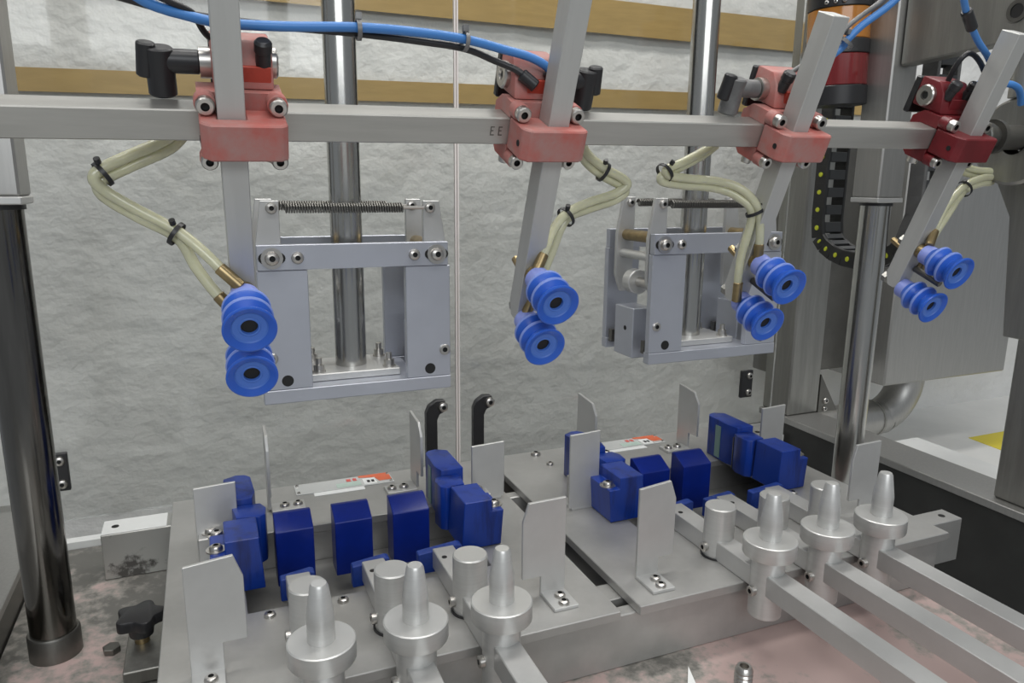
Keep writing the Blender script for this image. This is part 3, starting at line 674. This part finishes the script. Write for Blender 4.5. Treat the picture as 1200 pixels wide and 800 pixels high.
cable('sensor_cable', [(.534, .4770, .5590), (.5195, .4820, .5450), (.5003, .488, .5300), (.4914, .4925, .5183), (.4866, .4966, .5102), (.455, .505, .490), (.440, .510, .478)], .0020, 'grey_plastic', 'thin grey cable beside the hose behind the third arm')
o4 = cable('air_hose', [(.5908, .4628, .5573), (.6016, .467, .5473), (.6141, .4711, .5378), (.6353, .4767, .5246), (.6623, .4828, .5103), (.680, .4986, .4985), (.668, .509, .486)], .0028, 'blue_hose', 'blue air hose with black coupling above the fourth clamp')
c0 = Vector((.5908, .4628, .5573))
MB().cyl(Vector((.6046, .468, .5450)) - c0, Vector((.6215, .4731, .5330)) - c0, .0047, 16, .0008).build('coupling', 'black', o4)
cable('sensor_cable', [(.640, .509, .476), (.6395, .504, .4946), (.6377, .4944, .5099), (.6454, .4905, .5172), (.6645, .4939, .5116), (.690, .504, .5000)], .0024, 'black', 'black cable looping up from the fourth clamp')
cable('air_hose', [(.7069, .5038, .4964), (.7205, .5008, .4961), (.7315, .5008, .4931), (.7409, .5038, .4872), (.748, .507, .480)], .0032, 'blue_hose', 'short blue hose stub behind the fourth suction arm')

# ================================================================== SIGNAL TOWER AND ENERGY CHAIN
tw = thing('signal_tower', 'orange and red signal light stack hanging by the tall post', 'signal light', (.853, .85, .512))
tw.rotation_euler = (0, math.radians(-3), 0)
def seg(n, z0, z1, r, m):
    return MB().lathe([(0, z0), (r - .001, z0), (r, z0 + .001), (r, z1 - .001), (r - .001, z1), (0, z1)], seg=40).build(n, m, tw)
seg('base_cap', 0, .026, .043, 'black'); seg('red_lens', .0262, .068, .0415, 'tower_red'); seg('spacer_ring', .0682, .087, .0425, 'black')
seg('orange_lens', .0872, .128, .0415, 'tower_orange'); sr = seg('upper_ring', .1282, .146, .0425, 'black'); seg('upper_housing', .1462, .19, .0415, 'tower_red')
seg('hanger', .1902, .34, .012, 'dark_steel')
for k in range(3): dome_screw(sr, (-.040 + k * .006, -.016 - k * .010, .134), (-.7, -.7, 0), .003)

ch = thing('energy_chain', 'black drag chain loop with yellow pins beside the post', 'cable chain', (.945, .87, .30))
path = [(.085, z) for z in [.36 - .0285 * i for i in range(12)]]
path += [(.085 * math.cos(a), -.0 - .035 * math.sin(a) * 1.3 + .03) for a in [PI * k / 10 for k in range(1, 10)]]
path += [(-.095, .03 + .0285 * i) for i in range(1, 12)]
def link_side(b):
    b.box((-.0, -.013, -.0165), (.006, .013, .0165))
def link_bar(b): b.box((.0062, -.013, -.0085), (.040, -.008, .0085))
def link_bar2(b): b.box((.0062, .008, -.0085), (.040, .013, .0085))
def link_side2(b): b.box((.0402, -.013, -.0165), (.046, .013, .0165))
def dot(b): b.lathe([(0, 0), (.0042, 0), (.0038, .0012), (0, .0014)], seg=12)
pts3 = [Vector((0, y, z)) for y, z in path]
for i in range(len(pts3) - 1):
    a, b_ = pts3[i], pts3[i + 1]; d = (b_ - a); mid = (a + b_) / 2; ang = math.atan2(d.y, -d.z)
    L = d.length / .0285
    far = i >= 20; cm = 'chain_leg' if far else 'chain'
    lp = shared(('lk', far), 'link', cm, link_side, ch, mid, bevel=.0012)
    lp.rotation_euler = (ang, 0, 0); lp.scale = (1, 1, L * .92)
    shared(('ls', far), 'side_plate', cm, link_side2, lp, bevel=.0012)
    shared(('lb',), 'crossbar', 'chain_bar', link_bar, lp, bevel=.0008); shared(('lc',), 'crossbar', 'chain_bar', link_bar2, lp, bevel=.0008)
    if i < 19: shared(('ld',), 'pin', 'yellow', dot, lp, (-.0002, 0, 0), (-1, 0, 0))

# ================================================================== SMALL THINGS ON THE TABLE
k = thing('star_knob', 'black star knob on a small block at the lower left', 'knob', (-.087, .750, -.0675))
MB().box((-.014, -.05, 0), (.022, .05, .014)).build('block', 'steel', k, .001)
MB().cyl((0, 0, .0142), (0, 0, .022), .007, 12).build('stud', 'brass', k)
prof = [((.017 + .007 * (0.5 + 0.5 * math.cos(5 * t))) * math.cos(t), (.017 + .007 * (0.5 + 0.5 * math.cos(5 * t))) * math.sin(t)) for t in [i * 2 * PI / 40 for i in range(40)]]
MB().prism(prof, 'z', .034, .046).build('head', 'black', k, .003, 2)
MB().lathe([(0, .0222), (.011, .0222), (.013, .034)], seg=20).build('hub', 'black', k)
b = MB().cyl((0, 0, 0), (0, 0, .006), .0085, 6, .0006).build('hex_bolt', 'dark_steel'); place(b, (-.117, .765, -.0675)); tag(b, 'dark hex bolt head on the table beside the star knob', 'bolt')
f = thing('threaded_fitting', 'small ribbed metal fitting upright at the bottom edge', 'fitting', (.437, .478, -.0675))
MB().lathe([(0, 0), (.009, 0), (.009, .004), (.0075, .005)] + [(.0075 + (.0012 if i % 2 else 0), .006 + i * .002) for i in range(10)] + [(.0075, .027), (.0065, .0285), (.0042, .0285), (.0042, .020), (0, .020)], seg=24).build('body', 'bolt', f)
w = MB().prism([(0, 0), (.016, -.008), (.036, .048)], 'z', 0, .0012).build('paper_strip', 'white'); place(w, (.376, .480, -.0675)); tag(w, 'white pointed paper strip on the table at the bottom edge', 'paper')
